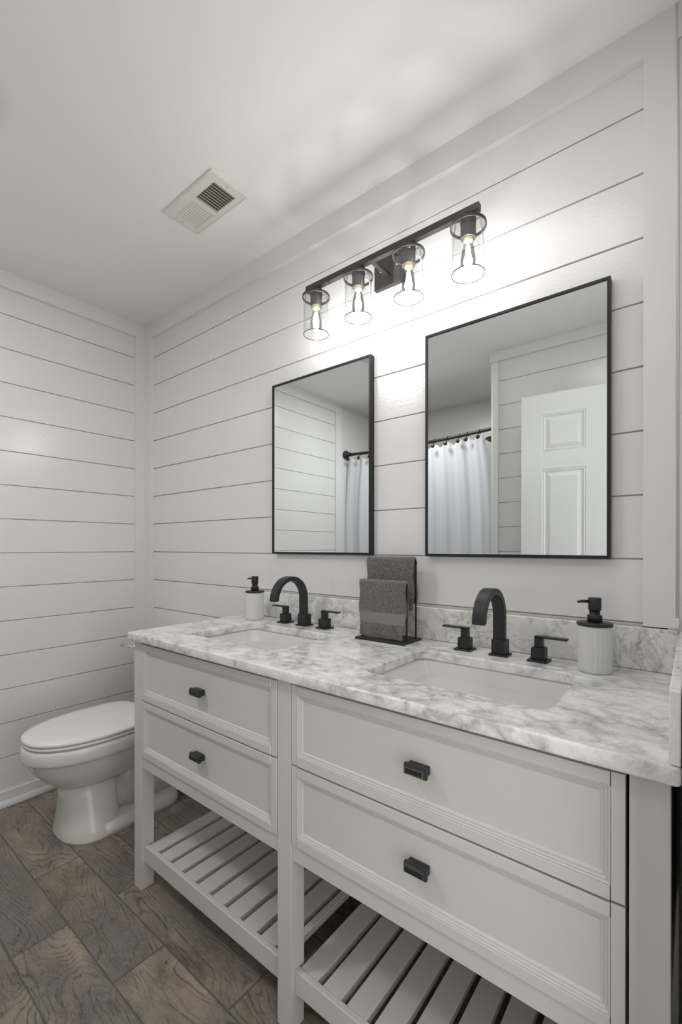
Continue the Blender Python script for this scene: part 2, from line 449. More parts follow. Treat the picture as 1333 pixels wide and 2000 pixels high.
louvres(0.9440, 1.0560, 9, math.radians(4), 0.0096, 'louvre_bank')
louvres(1.0740, 1.1845, 9, math.radians(-58), 0.0062, 'louvre_bank')
for sx in (0.9300, 1.2035):
    b = bm_new(); lathe(b, [(0.0015, zb - 0.0022), (0.0036, zb - 0.0012), (0.0040, zb)], sx, (vy0 + vy1) / 2, 14); part('screw', b, M_chrome, vent)
b = bm_new(); box(b, 0.9300, 0.9440, -0.372, -0.366, zb - 0.006, zb + 0.001, 0.0015, 1); part('damper_lever', b, M_vent, vent)

# round flush fixture whose edge shows in the left mirror
cf = thing('flush_ceiling_fixture', 'round white flush ceiling fixture, its edge just visible in the left mirror', 'ceiling fixture', (0.895, -1.085, H))
b = bm_new(); lathe(b, [(0.165, H - 0.0003), (0.172, H - 0.004), (0.172, H - 0.016), (0.164, H - 0.022), (0.150, H - 0.022)], 0.895, -1.085, 48); part('fixture_base', b, M_trim, cf)
b = bm_new(); lathe(b, [(0.156, H - 0.0215), (0.150, H - 0.030), (0.120, H - 0.043), (0.070, H - 0.052), (0.020, H - 0.055), (0.0005, H - 0.0552)], 0.895, -1.085, 48); part('dome', b, M_frost, cf)

# ================================================================ VANITY CABINET
FY = -0.5334       # face plane
CT0, CT1 = 0.8640, 0.8905
van = thing('vanity_cabinet', 'pale grey open-shelf double vanity cabinet with four drawers under the marble top', 'cabinet', (1.6905, -0.27, 0.0))
LEGX = [(0.9340, 0.9810), (1.6585, 1.7060), (2.3975, 2.4465)]
for x0, x1 in LEGX:
    b = bm_new(); box(b, x0, x1, FY, FY + 0.047, 0.0, CT0, 0.0015, 2); part('leg', b, M_cabinet, van)
for x0, x1 in LEGX:
    b = bm_new(); box(b, x0, x1, -0.068, -0.022, 0.0, CT0, 0.0015, 2); part('leg', b, M_cabinet, van)
BAYS = [(0.9810, 1.6585), (1.7060, 2.3975)]
for x0, x1 in BAYS:
    b = bm_new(); box(b, x0, x1, FY + 0.003, FY + 0.028, 0.424, 0.4645, 0.001, 1); part('rail', b, M_cabinet, van)
    b = bm_new(); box(b, x0, x1, FY + 0.024, -0.030, 0.448, 0.4645); part('bottom_panel', b, M_cabinet, van)
    b = bm_new(); box(b, x0, x1, -0.040, -0.028, 0.464, CT0); part('back_panel', b, M_cabinet, van)
for x0, x1 in ((0.9380, 0.9560), (1.6740, 1.6900), (2.4250, 2.4430)):
    b = bm_new(); box(b, x0, x1, FY + 0.046, -0.067, 0.424, CT0); part('side_panel', b, M_cabinet, van)

def drawer(x0, x1, z0, z1, kx, kz, lab):
    fy = FY - 0.0015; back = FY + 0.019
    st = 0.0185; rl = 0.0215; mw = 0.0155; dp = 0.0070
    b = bm_new()
    # stiles, rails (rails sit a hair proud)
    box(b, x0, x0 + st, fy, back, z0, z1, 0.0008, 1)
    box(b, x1 - st, x1, fy, back, z0, z1, 0.0008, 1)
    box(b, x0 + st + 0.0006, x1 - st - 0.0006, fy - 0.0022, back, z0, z0 + rl, 0.0012, 1)
    box(b, x0 + st + 0.0006, x1 - st - 0.0006, fy - 0.0022, back, z1 - rl, z1, 0.0012, 1)
    # stepped moulding: concentric rings going in and back
    ix0, ix1, iz0, iz1 = x0 + st, x1 - st, z0 + rl, z1 - rl
    prof = [(0, 0), (0.0015, -0.0010), (0.0035, 0.0002), (0.0045, 0.0024), (0.0060, 0.0013), (0.0080, 0.0026), (0.0090, 0.0048), (0.0105, 0.0037), (0.0128, 0.0050), (0.0150, dp), (mw, dp)]
    rings = [[(ix0 + a, fy + d, iz0 + a), (ix1 - a, fy + d, iz0 + a), (ix1 - a, fy + d, iz1 - a), (ix0 + a, fy + d, iz1 - a)] for a, d in prof]
    loft(b, rings, cap0=False, cap1=True, smooth=False)
    d = part('drawer', b, M_cabinet, van)
    b = bm_new(); box(b, x0 + 0.012, x1 - 0.012, back, -0.10, z0 + 0.010, z1 - 0.03); part('drawer_box', b, M_cabinet, d)
    # knob
    py = fy + dp
    b = bm_new(); hx, hz = 0.0245, 0.0095
    box(b, kx - hx + 0.003, kx + hx - 0.003, py - 0.016, py, kz - hz + 0.001, kz + hz - 0.001, 0.001, 1)
    box(b, kx - hx, kx + hx, py - 0.0225, py - 0.0145, kz - hz - 0.001, kz + hz + 0.001, 0.0012, 2)
    def ring(ax, y): return [(kx - ax[0], y, kz - ax[1]), (kx + ax[0], y, kz - ax[1]), (kx + ax[0], y, kz + ax[1]), (kx - ax[0], y, kz + ax[1])]
    loft(b, [ring((hx - 0.002, hz - 0.001), py - 0.0225), ring((hx - 0.0055, hz - 0.0042), py - 0.0275)], smooth=False, cap0=False)
    e1, e2 = hx - 0.0053, hz - 0.0040
    if lab:
        for sx in (-1, 1): box(b, kx + sx * e1 - 0.0004, kx + sx * e1 + 0.0004, py - 0.0279, py - 0.0270, kz - e2, kz + e2, mi=1)
        for sz in (-1, 1): box(b, kx - e1, kx + e1, py - 0.0279, py - 0.0270, kz + sz * e2 - 0.0003, kz + sz * e2 + 0.0003, mi=1)
    part('knob', b, [M_black, M_worn], d)
for (x0, x1), kx in zip(((0.9835, 1.6565), (1.7085, 2.3930)), (1.3230, 2.0540)):
    drawer(x0, x1, 0.6610, 0.8530, kx, 0.757, kx > 2)
    drawer(x0, x1, 0.4665, 0.6570, kx, 0.566, False)

def shelf(x0, x1):
    b = bm_new()
    box(b, x0, x1, -0.5210, -0.5050, 0.0920, 0.1480, 0.002, 2)
    sr = part('shelf_rail', b, M_cabinet, van)
    b = bm_new(); box(b, x0, x1, -0.0500, -0.0340, 0.0920, 0.1480, 0.002, 2); part('shelf_rail', b, M_cabinet, van)
    b = bm_new(); box(b, x0, x1, -0.5050, -0.4900, 0.104, 0.1265); part('slat_ledge', b, M_cabinet, van)
    b = bm_new(); box(b, x0, x1, -0.0650, -0.0500, 0.104, 0.1265); part('slat_ledge', b, M_cabinet, van)
    x = x0 + 0.006; 
    while x < x1 - 0.02:
        xe = min(x + 0.0545, x1 - 0.002)
        b = bm_new(); box(b, x, xe, -0.5045, -0.0505, 0.1270, 0.1470, 0.0008, 1); part('slat', b, M_cabinet, van)
        x += 0.0722 if x0 < 1.5 else 0.0716
shelf(*BAYS[0]); shelf(*BAYS[1])

# ================================================================ COUNTERTOP
def rr2(cx, cy, hx, hy, r, n=8):
    return [(p[0], p[1]) for p in rrect(cx, cy, hx, hy, r, 0, n)]
SINKS = [(1.3260, -0.2960), (2.0590, -0.2960)]
SHX, SHY, SR = 0.2060, 0.1420, 0.036
cu = bpy.data.curves.new('countertop', 'CURVE'); cu.dimensions = '2D'; cu.fill_mode = 'BOTH'
def spl(pts):
    s = cu.splines.new('POLY'); s.points.add(len(pts) - 1)
    for q, p in zip(s.points, pts): q.co = (p[0], p[1], 0, 1)
    s.use_cyclic_u = True
bv = 0.0045
outer = rrect((0.9275 + 2.4585) / 2, (-0.5580 + -0.001) / 2, (2.4585 - 0.9275) / 2 - bv, (0.5570) / 2 - bv, 0.004, 0, 3)
spl([(p[0], p[1]) for p in outer])
for cx, cy in SINKS: spl(rr2(cx, cy, SHX + bv, SHY + bv, SR))
cu.extrude = (CT1 - CT0) / 2 - bv; cu.bevel_depth = bv; cu.bevel_resolution = 2
tmp = bpy.data.objects.new('tmp_top', cu); C.objects.link(tmp)
dg = bpy.context.evaluated_depsgraph_get(); dg.update()
me = bpy.data.meshes.new_from_object(tmp.evaluated_get(dg))
bpy.data.objects.remove(tmp)
for v in me.vertices: v.co.z += (CT0 + CT1) / 2
me.materials.clear(); me.materials.append(M_marble)
top = bpy.data.objects.new('countertop', me); C.objects.link(top)
tag(top, 'grey-veined white marble countertop with two rounded sink cutouts on the vanity', 'countertop')
b = bm_new(); box(b, 0.9450, 2.4440, -0.0205, -0.0008, CT1 + 0.0003, 0.9935, 0.0025, 2)
finish('backsplash', b, M_marble_v, top)
b = bm_new(); box(b, 2.4445, 2.4580, -0.5540, -0.0008, CT1 + 0.0003, 0.9925, 0.0025, 2)
finish('side_splash', b, M_marble_v, top)
b = bm_new(); box(b, 0.9450, 2.3750, -0.0050, 0.0006, 0.9940, 0.9985)
finish('caulk_bead', b, M_caulk, top)

# ================================================================ SINKS
for (cx, cy), lab in zip(SINKS, ('rectangular white undermount sink in the left half of the marble top', 'rectangular white undermount sink in the right half of the marble top, nearer the camera')):
    s = thing('undermount_sink', lab, 'sink', (cx, cy, 0.70), 'undermount sinks in the marble top')
    b = bm_new(); zt = CT0 - 0.0008
    inn = [rrect(cx, cy, SHX + 0.004, SHY + 0.004, SR, zt, 8),
           rrect(cx, cy, SHX + 0.002, SHY + 0.003, SR, zt - 0.006, 8),
           rrect(cx, cy, SHX - 0.030, SHY - 0.004, 0.030, zt - 0.055, 8),
           rrect(cx, cy, SHX - 0.062, SHY - 0.012, 0.028, zt - 0.105, 8),
           rrect(cx, cy, SHX - 0.080, SHY - 0.026, 0.028, zt - 0.128, 8),
           rrect(cx, cy, SHX - 0.100, SHY - 0.048, 0.028, zt - 0.138, 8),
           rrect(cx, cy, SHX - 0.140, SHY - 0.095, 0.022, zt - 0.142, 8),
           rrect(cx, cy, 0.022, 0.022, 0.0219, zt - 0.146, 8)]
    out = [rrect(cx, cy, 0.024, 0.024, 0.0239, zt - 0.158, 8),
           rrect(cx, cy, SHX - 0.070, SHY - 0.020, SR, zt - 0.152, 8),
           rrect(cx, cy, SHX + 0.006, SHY + 0.006, SR, zt - 0.05, 8),
           rrect(cx, cy, SHX + 0.020, SHY + 0.020, SR, zt - 0.012, 8),
           rrect(cx, cy, SHX + 0.020, SHY + 0.020, SR, zt, 8)]
    rings = inn + out
    R_ = [[b.verts.new(p) for p in ring] for ring in rings]
    n = len(R_[0])
    for a, c in list(zip(R_, R_[1:])) + [(R_[-1], R_[0])]:
        for i in range(n):
            j = (i + 1) % n; f = b.faces.new((a[i], a[j], c[j], c[i])); f.smooth = True
    part('basin', b, M_ceramic, s)
    b = bm_new(); lathe(b, [(0.001, zt - 0.1440), (0.016, zt - 0.1435), (0.0215, zt - 0.1450), (0.0218, zt - 0.157)], cx, cy, 24); part('drain', b, M_black, s)

# ================================================================ FAUCETS
def faucet(cx, lab):
    cy = -0.0775; z = CT1
    f = thing('faucet', lab, 'faucet', (cx, cy, z), 'matte black widespread faucets')
    b = bm_new(); box(b, cx - 0.0245, cx + 0.0245, cy - 0.0245, cy + 0.0245, z, z + 0.005, 0.0008, 1); part('escutcheon', b, M_black, f)
    b = bm_new(); box(b, cx - 0.0185, cx + 0.0185, cy - 0.0185, cy + 0.0185, z + 0.005, z + 0.0435, 0.001, 1); part('base_block', b, M_black, f)
    # ribbon spout
    b = bm_new(); wx = 0.0160; ro, ri = 0.0820, 0.0655; yc, zc = -0.1565, 0.9970
    path = [((-0.0745, z + 0.043), (-0.0910, z + 0.043)), ((-0.0745, 0.965), (-0.0910, 0.965))]
    for k in range(0, 25):
        a = PI * k / 24
        path.append(((yc + ro * math.cos(a), zc + ro * math.sin(a)), (yc + ri * math.cos(a), zc + ri * math.sin(a))))
    path.append(((yc - ro - 0.0008, zc - 0.003), (yc - ri - 0.0005, zc + 0.002)))
    c = 0.0012
    rings = []
    for (o, i_) in path:
        o = Vector(o); i_ = Vector(i_); d = (i_ - o).normalized() * c
        rings.append([(cx - wx, *(o + d)), (cx - wx + c, *o), (cx + wx - c, *o), (cx + wx, *(o + d)), (cx + wx, *(i_ - d)), (cx + wx - c, *i_), (cx - wx + c, *i_), (cx - wx, *(i_ - d))])
    loft(b, rings, smooth=False); sp = part('spout', b, M_black, f)
    for fc in sp.data.polygons: fc.use_smooth = True
    try: sp.data.set_sharp_from_angle(angle=0.6)
    except Exception: pass
    b = bm_new(); box(b, cx - wx + 0.004, cx + wx - 0.004, yc - ro + 0.004, yc - ri - 0.004, zc - 0.0030, zc + 0.004); part('aerator', b, M_chrome, sp)
    for sg in (-1, 1):
        hx = cx + sg * 0.1005
        b = bm_new()
        box(b, hx - 0.0165, hx + 0.0165, cy - 0.0165, cy + 0.0165, z + 0.006, z + 0.0355, 0.001, 1)
        h = part('handle', b, M_black, f)
        b = bm_new(); box(b, hx - 0.0245, hx + 0.0245, cy - 0.0245, cy + 0.0245, z, z + 0.005, 0.0008, 1)
        box(b, hx - 0.0140, hx + 0.0140, cy - 0.0140, cy + 0.0140, z + 0.004, z + 0.0062); part('escutcheon', b, M_black, h)
        b = bm_new()
        box(b, hx - 0.0100, hx + 0.0100, cy - 0.0100, cy + 0.0100, z + 0.0355, z + 0.0640, 0.001, 1)
        box(b, hx - sg * 0.0100, hx + sg * 0.0680, cy - 0.0100, cy + 0.0100, z + 0.0600, z + 0.0650, 0.001, 1)
        part('lever', b, M_black, h)
faucet(1.3220, 'matte black arched faucet with two lever handles behind the left sink')
faucet(2.0560, 'matte black arched faucet with two lever handles behind the right sink')

# ================================================================ SOAP DISPENSERS
def dispenser(cx, cy, lab):
    z = CT1
    d = thing('soap_dispenser', lab, 'soap dispenser', (cx, cy, z), 'frosted glass soap dispensers')
    b = bm_new(); n = 96
    def rg(r, zz, amp): return [(cx + (r + amp * math.cos(24 * 2 * PI * i / n)) * math.cos(2 * PI * i / n), cy + (r + amp * math.cos(24 * 2 * PI * i / n)) * math.sin(2 * PI * i / n), zz) for i in range(n)]
    rings = [rg(0.0325, z + 0.0003, 0), rg(0.0355, z + 0.002, 0), rg(0.0365, z + 0.006, 0.0002), rg(0.0366, z + 0.012, 0.0006), rg(0.0366, z + 0.104, 0.0006), rg(0.0362, z + 0.1095, 0.0)]
    loft(b, rings); part('bottle', b, M_frost, d)
    b = bm_new(); lathe(b, [(0.030, z + 0.1095), (0.0375, z + 0.1098), (0.0384, z + 0.111), (0.0384, z + 0.1150), (0.0375, z + 0.1165), (0.017, z + 0.1180)], cx, cy, 48); part('lid', b, M_black, d)
    b = bm_new(); lathe(b, [(0.0160, z + 0.1170), (0.0160, z + 0.1330), (0.0155, z + 0.1340), (0.0115, z + 0.1342), (0.0115, z + 0.1460)], cx, cy, 32)
    pc = part('pump_collar', b, M_black, d)
    b = bm_new(); lathe(b, [(0.0135, z + 0.1460), (0.0140, z + 0.1465), (0.0140, z + 0.1740), (0.0132, z + 0.1752), (0.001, z + 0.1754)], cx, cy, 32)
    tube(b, [(cx - 0.010, cy - 0.002, z + 0.1660), (cx - 0.0260, cy - 0.006, z + 0.1655), (cx - 0.0360, cy - 0.008, z + 0.1635)], [0.0040, 0.0034, 0.0026], 12)
    part('pump_head', b, M_black, d)
dispenser(1.0670, -0.1010, 'frosted ribbed soap dispenser with black pump at the left end of the marble top')
dispenser(2.2865, -0.0985, 'frosted ribbed soap dispenser with black pump beside the right faucet')

# ================================================================ TOWEL STAND + TOWELS
sx0, sx1, syf, syb = 1.6140, 1.7945, -0.1520, -0.0380
st = thing('towel_stand', 'flat black metal two-tier hand towel stand on the marble between the sinks', 'towel stand', ((sx0 + sx1) / 2, (syf + syb) / 2, CT1))
b = bm_new(); box(b, sx0, sx1, syf, syb, CT1, CT1 + 0.0065, 0.0008, 1); part('base_plate', b, M_black, st)
def uframe(y, zt, xa, xb):
    b = bm_new(); w = 0.0024
    box(b, xb - 0.0045, xb, y - w, y + w, CT1 + 0.0065, zt, 0.0004, 1)
    box(b, xa, xa + 0.0045, y - w, y + w, CT1 + 0.0065, zt, 0.0004, 1)
    box(b, xa, xb, y - w, y + w, zt - 0.0045, zt, 0.0004, 1)
    part('rail_frame', b, M_black, st)
YRr, YFr = -0.0600, -0.1170
uframe(YRr, 1.1430, 1.6200, 1.7880); uframe(YFr, 1.0700, 1.6200, 1.7880)

def towel(x0, x1, yc, zt, zf, zb, gap, thick, lab, band=None, seed=1, curl=0.0, flare=0.0):
    rnd = random.Random(seed)
    # centreline profile (y,z): front bottom -> over the rail -> back bottom
    prof = []
    hf = gap / 2
    nseg = 30
    for k in range(nseg): prof.append(('f', zf + (zt - hf - zf) * k / nseg))
    for k in range(9):
        a = PI * (1 - k / 8); prof.append(('a', a))
    for k in range(1, nseg): prof.append(('b', zt - hf - (zt - hf - zb) * k / nseg))
    NX = 26
    def surf(off, xi):
        u = xi / NX; x = x0 + (x1 - x0) * u
        col = []
        for kind, val in prof:
            if kind == 'a':
                y = yc - (hf + off) * -math.cos(val) * -1; y = yc + (hf + off) * math.cos(val); z = zt - hf + (hf + off) * math.sin(val)
                dn = 0
            elif kind == 'f': dn = (zt - hf - val); y = yc - hf - off; z = val
            else: dn = (zt - hf - val); y = yc + hf + off; z = val
            s = 1 if kind == 'b' else -1
            if kind != 'a':
                t_ = min(dn / 0.12, 1.3)
                y += s * (0.0028 * t_ * math.sin(u * 7 + seed) + 0.0016 * t_ * math.sin(u * 15 + 2 * seed) + 0.0015 * t_)
                if kind == 'b': y += flare * t_
                if kind == 'f' and dn > 0.10: # front hem lifts and curls towards the right corner
                    c_ = max(0, (u - 0.55) / 0.45) ** 2 * ((dn - 0.10) / 0.09)
                    z += -curl * c_ * 0.25 * 0.2; y -= curl * c_ * 0.45
            xx = x + (0.0025 * math.sin(z * 60 + seed) * (1 if u > 0.5 else -1) if kind != 'a' else 0) * (abs(u - 0.5) * 2) ** 3
            if kind == 'f' and curl > 0:
                dn2 = max(0, dn - 0.13) / 0.06
                xx -= 0.016 * dn2 * max(0, (u - 0.75) / 0.25) ** 2 * 1.0
            col.append(Vector((xx, y, z)))
        return col
    b = bm_new()
    A = [[b.verts.new(p) for p in surf(thick / 2, i)] for i in range(NX + 1)]
    B = [[b.verts.new(p) for p in surf(-thick / 2, i)] for i in range(NX + 1)]
    np_ = len(A[0])
    for i in range(NX):
        for k in range(np_ - 1):
            f = b.faces.new((A[i][k], A[i + 1][k], A[i + 1][k + 1], A[i][k + 1])); f.smooth = True
            zz = A[i][k].co.z
            kind = prof[k][0]
            if band and kind == 'f' and band[0] < prof[k][1] < band[1]: f.material_index = 1
            f = b.faces.new((B[i][k + 1], B[i + 1][k + 1], B[i + 1][k], B[i][k])); f.smooth = True
    for k in range(np_ - 1):
        f = b.faces.new((A[0][k], A[0][k + 1], B[0][k + 1], B[0][k])); f.smooth = True
        f = b.faces.new((A[NX][k + 1], A[NX][k], B[NX][k], B[NX][k + 1])); f.smooth = True
    for i in range(NX):
        f = b.faces.new((A[i][0], B[i][0], B[i + 1][0], A[i + 1][0])); f.smooth = True
        f = b.faces.new((A[i + 1][-1], B[i + 1][-1], B[i][-1], A[i][-1])); f.smooth = True
    o = finish('hand_towel', b, [M_terry, M_band])
    md = o.modifiers.new('sub', 'SUBSURF'); md.levels = 2; md.render_levels = 2
    tx = bpy.data.textures.new('terry_clouds', 'CLOUDS'); tx.noise_scale = 0.006; tx.noise_depth = 2
    dm = o.modifiers.new('nap', 'DISPLACE'); dm.texture = tx; dm.strength = 0.0022; dm.mid_level = 0.5
    tag(o, lab, 'towel', 'grey terry hand towels on the stand')
towel(1.6035, 1.7830, YRr, 1.1515, 0.985, 1.000, 0.0150, 0.0085, 'dark grey terry hand towel over the taller rear rail of the stand', None, 2, 0.0, 0.004)
towel(1.6120, 1.7870, YFr, 1.0780, 0.8990, 0.950, 0.0130, 0.0085, 'dark grey terry hand towel with woven band over the lower front rail of the stand', (0.941, 0.976), 5, 0.028, 0.0)

# ================================================================ MIRRORS
def mirror(x0, x1, z0, z1, lab):
    m = thing('wall_mirror', lab, 'mirror', ((x0 + x1) / 2, 0.0, z0), 'black framed wall mirrors')
    b = bm_new(); w = 0.0078; y0, y1 = -0.0250, -0.0008
    box(b, x0, x0 + w, y0, y1, z0, z1, 0.0006, 1); box(b, x1 - w, x1, y0, y1, z0, z1, 0.0006, 1)
    box(b, x0 + w, x1 - w, y0, y1, z0, z0 + w, 0.0006, 1); box(b, x0 + w, x1 - w, y0, y1, z1 - w, z1, 0.0006, 1)
    part('frame', b, M_frame, m)
    b = bm_new(); box(b, x0 + w, x1 - w, -0.0215, -0.0160, z0 + w, z1 - w); part('mirror_glass', b, M_mirror, m)
mirror(1.0865, 1.5870, 1.1575, 1.8595, 'black framed rectangular mirror on the left, above the left faucet')
mirror(1.7990, 2.3090, 1.1570, 1.8590, 'black framed rectangular mirror on the right, reflecting the white panel door')

# ================================================================ VANITY LIGHT
LY = -0.1200; BZ = 2.1130
LX = [1.4180, 1.6040, 1.7930, 1.9810]
fx = thing('vanity_light', 'dark four-light bath bar with clear glass cylinder shades above the mirrors', 'wall lamp', (1.6950, 0.0, BZ))
b = bm_new(); box(b, 1.5970, 1.7180, -0.0165, -0.0006, 2.0760, 2.1960, 0.0012, 2)
plate = part('mounting_plate', b, M_fixture, fx)
for qx, qz in ((1.6250, 2.1340), (1.6900, 2.1340)):
    b = bm_new(); lathe(b, [(0.0045, -0.0164), (0.0045, -0.0195), (0.002, -0.0215)], qx, qz, 12, axis='Y'); part('screw', b, M_chrome, plate)
b = bm_new(); box(b, 1.6470, 1.6620, LY + 0.008, -0.0165, 2.1060, 2.1190, 0.001, 1); part('arm', b, M_fixture, fx)
b = bm_new(); box(b, 1.3745, 2.0140, LY - 0.0090, LY + 0.0090, 2.1030, 2.1230, 0.0008, 1); part('crossbar', b, M_fixture, fx)
def lamp(x):
    b = bm_new()
    lathe(b, [(0.0180, 2.1028), (0.0205, 2.1020), (0.0215, 2.0910), (0.0215, 2.0790), (0.0205, 2.0770), (0.0205, 2.0390), (0.0190, 2.0380), (0.0150, 2.0380), (0.0150, 2.0530)], x, LY, 40)
    k = part('lamp_holder', b, M_fixture, fx)
    b = bm_new(); lathe(b, [(0.0490, 2.0768), (0.0492, 2.0690), (0.0470, 2.0687), (0.0458, 2.0690), (0.0458, 2.0768)], x, LY, 48, closed=True)
    part('shade_ring', b, M_fixture, k)
    b = bm_new(); rg, t_ = 0.0452, 0.0020
    lathe(b, [(0.0208, 2.0762), (rg - 0.0015, 2.0762), (rg, 2.0750), (rg, 1.9410), (rg - 0.0006, 1.9398), (rg - t_ + 0.0006, 1.9398), (rg - t_, 1.9410), (rg - t_, 2.0732), (0.0208, 2.0740)], x, LY, 56, closed=True)
    part('glass_shade', b, M_glass, k)
    b = bm_new(); lathe(b, [(rg + 0.0002, 1.9412), (rg + 0.0002, 1.9396), (rg - t_ - 0.0002, 1.9396), (rg - t_ - 0.0002, 1.9412)], x, LY, 56, closed=True); part('glass_rim', b, M_rim, k)
    b = bm_new()
    lathe(b, [(0.013, 2.0510), (0.0132, 2.0370), (0.0120, 2.0330), (0.0115, 2.0310)], x, LY, 24, mi=2)
    lathe(b, [(0.0110, 2.0325), (0.0128, 2.0230), (0.0158, 2.0080), (0.0190, 1.9890), (0.0200, 1.9750), (0.0180, 1.9610), (0.0120, 1.9520), (0.0040, 1.9490), (0.0006, 1.9488)], x, LY, 28, mi=0)
    for q in range(4):
        a = q * PI / 2 + 0.4
        tube(b, [(x + 0.0035 * math.cos(a), LY + 0.0035 * math.sin(a), 2.0180), (x + 0.0080 * math.cos(a), LY + 0.0080 * math.sin(a), 1.9660)], 0.0022, 8, mi=1)
    tube(b, [(x, LY, 2.0310), (x, LY, 2.0170)], 0.0032, 8, mi=0)
    part('bulb', b, [M_bulbglass, M_filament, M_brass], k)
    ld = bpy.data.lights.new('bulb_light', 'POINT'); ld.energy = BULB_W; ld.shadow_soft_size = 0.012; ld.color = (1.0, 0.965, 0.94)
    lo = bpy.data.objects.new('bulb_light', ld); C.objects.link(lo); lo.parent = k; lo.location = Vector((x, LY, 1.9860)) - rootloc(k)
for x in LX: lamp(x)

# ================================================================ TOILET
TX = 0.4400
toi = thing('toilet', 'white two-piece toilet with closed elongated lid by the left wall, half hidden by the vanity', 'toilet', (TX, -0.36, 0.0))
def egg(cx, yf, yb, hw, z, n=48, p=2.25, pb=3.2):
    """elongated outline, front (towards -y) rounder, back squarer; widest point 45 % from the back"""
    out = []; ym = yb + (yf - yb) * 0.42
    for i in range(n):
        a = 2 * PI * i / n; c, s = math.cos(a), math.sin(a)
        if s < 0: e = p; L = ym - yf
        else: e = pb; L = yb - ym
        x = abs(c) ** (2 / e) * (1 if c >= 0 else -1) * hw
        y = abs(s) ** (2 / e) * (1 if s >= 0 else -1) * L
        out.append((cx + x, ym + y, z))
    return out
b = bm_new()
# bowl with rim band
loft(b, [egg(TX, -0.604, -0.330, 0.100, 0.205, p=2.3), egg(TX, -0.618, -0.315, 0.116, 0.216, p=2.3), egg(TX, -0.640, -0.290, 0.140, 0.236), egg(TX, -0.672, -0.265, 0.160, 0.268),
         egg(TX, -0.697, -0.25, 0.173, 0.302), egg(TX, -0.708, -0.24, 0.179, 0.334), egg(TX, -0.712, -0.24, 0.181, 0.340),
         egg(TX, -0.724, -0.24, 0.189, 0.3445), egg(TX, -0.728, -0.24, 0.191, 0.352), egg(TX, -0.726, -0.24, 0.190, 0.385), egg(TX, -0.722, -0.24, 0.187, 0.397), egg(TX, -0.712, -0.24, 0.179, 0.4015)])
# rear deck that carries the tank
loft(b, [rrect(TX, -0.155, 0.10, 0.12, 0.04, 0.20), rrect(TX, -0.150, 0.13, 0.125, 0.04, 0.30), rrect(TX, -0.150, 0.165, 0.128, 0.04, 0.345), rrect(TX, -0.150, 0.170, 0.130, 0.04, 0.396), rrect(TX, -0.150, 0.165, 0.126, 0.036, 0.400)])
# front column
loft(b, [egg(TX, -0.609, -0.395, 0.156, 0.0, p=2.3, pb=4), egg(TX, -0.610, -0.395, 0.157, 0.010, p=2.3, pb=4), egg(TX, -0.604, -0.398, 0.147, 0.040, p=2.3, pb=4), egg(TX, -0.598, -0.400, 0.130, 0.10, p=2.3, pb=4), egg(TX, -0.596, -0.398, 0.112, 0.16, p=2.3, pb=4), egg(TX, -0.600, -0.390, 0.100, 0.220, p=2.3, pb=4)])
# base plate running back
loft(b, [rrect(TX, -0.325, 0.163, 0.200, 0.085, 0.0), rrect(TX, -0.325, 0.164, 0.201, 0.085, 0.018), rrect(TX, -0.325, 0.156, 0.195, 0.080, 0.046), rrect(TX, -0.322, 0.128, 0.180, 0.065, 0.058)])
# trapway
tw = []
for s in (0,):
    pts = [(TX, -0.46, 0.20), (TX, -0.40, 0.115), (TX, -0.33, 0.095), (TX, -0.27, 0.15), (TX, -0.22, 0.215), (TX, -0.17, 0.20), (TX, -0.14, 0.12), (TX, -0.14, 0.02)]
    tube(b, pts, [0.09, 0.092, 0.094, 0.098, 0.10, 0.10, 0.098, 0.098], 24)
loft(b, [rrect(TX, -0.260, 0.105, 0.135, 0.06, 0.05), rrect(TX, -0.260, 0.095, 0.140, 0.06, 0.16), rrect(TX, -0.250, 0.10, 0.15, 0.06, 0.25)])
part('bowl', b, M_toilet, toi)
b = bm_new()
loft(b, [egg(TX, -0.716, -0.245, 0.184, 0.4035), egg(TX, -0.722, -0.243, 0.188, 0.406), egg(TX, -0.722, -0.243, 0.188, 0.415), egg(TX, -0.716, -0.245, 0.183, 0.4175)])
part('seat', b, M_seat, toi)
b = bm_new()
loft(b, [egg(TX, -0.716, -0.243, 0.183, 0.4185, pb=4), egg(TX, -0.724, -0.238, 0.189, 0.4205, pb=4), egg(TX, -0.725, -0.238, 0.190, 0.4290, pb=4), egg(TX, -0.718, -0.243, 0.184, 0.4350, pb=4), egg(TX, -0.690, -0.260, 0.160, 0.4385, pb=4), egg(TX, -0.60, -0.31, 0.09, 0.4395, pb=4)])
part('lid', b, M_seat, toi)
for q in (-0.08, 0.08):
    b = bm_new(); box(b, TX + q - 0.02, TX + q + 0.02, -0.245, -0.215, 0.402, 0.432, 0.006, 2); part('hinge', b, M_seat, toi)
b = bm_new()
loft(b, [rrect(TX, -0.115, 0.175, 0.080, 0.03, 0.4005), rrect(TX, -0.115, 0.188, 0.086, 0.03, 0.45), rrect(TX, -0.115, 0.193, 0.089, 0.028, 0.724)])
part('tank', b, M_toilet, toi)
b = bm_new()
loft(b, [rrect(TX, -0.115, 0.196, 0.092, 0.028, 0.7245), rrect(TX, -0.115, 0.201, 0.095, 0.028, 0.730), rrect(TX, -0.115, 0.201, 0.095, 0.028, 0.750), rrect(TX, -0.115, 0.194, 0.088, 0.026, 0.758)])
part('tank_lid', b, M_toilet, toi)
b = bm_new(); lathe(b, [(0.011, -0.2030), (0.011, -0.2160), (0.006, -0.2170)], 0.285, 0.686, 18, axis='Y')
tube(b, [(0.285, -0.212, 0.686), (0.245, -0.224, 0.687), (0.205, -0.236, 0.688)], [0.0055, 0.006, 0.0065], 10)
part('flush_lever', b, M_chrome, toi)

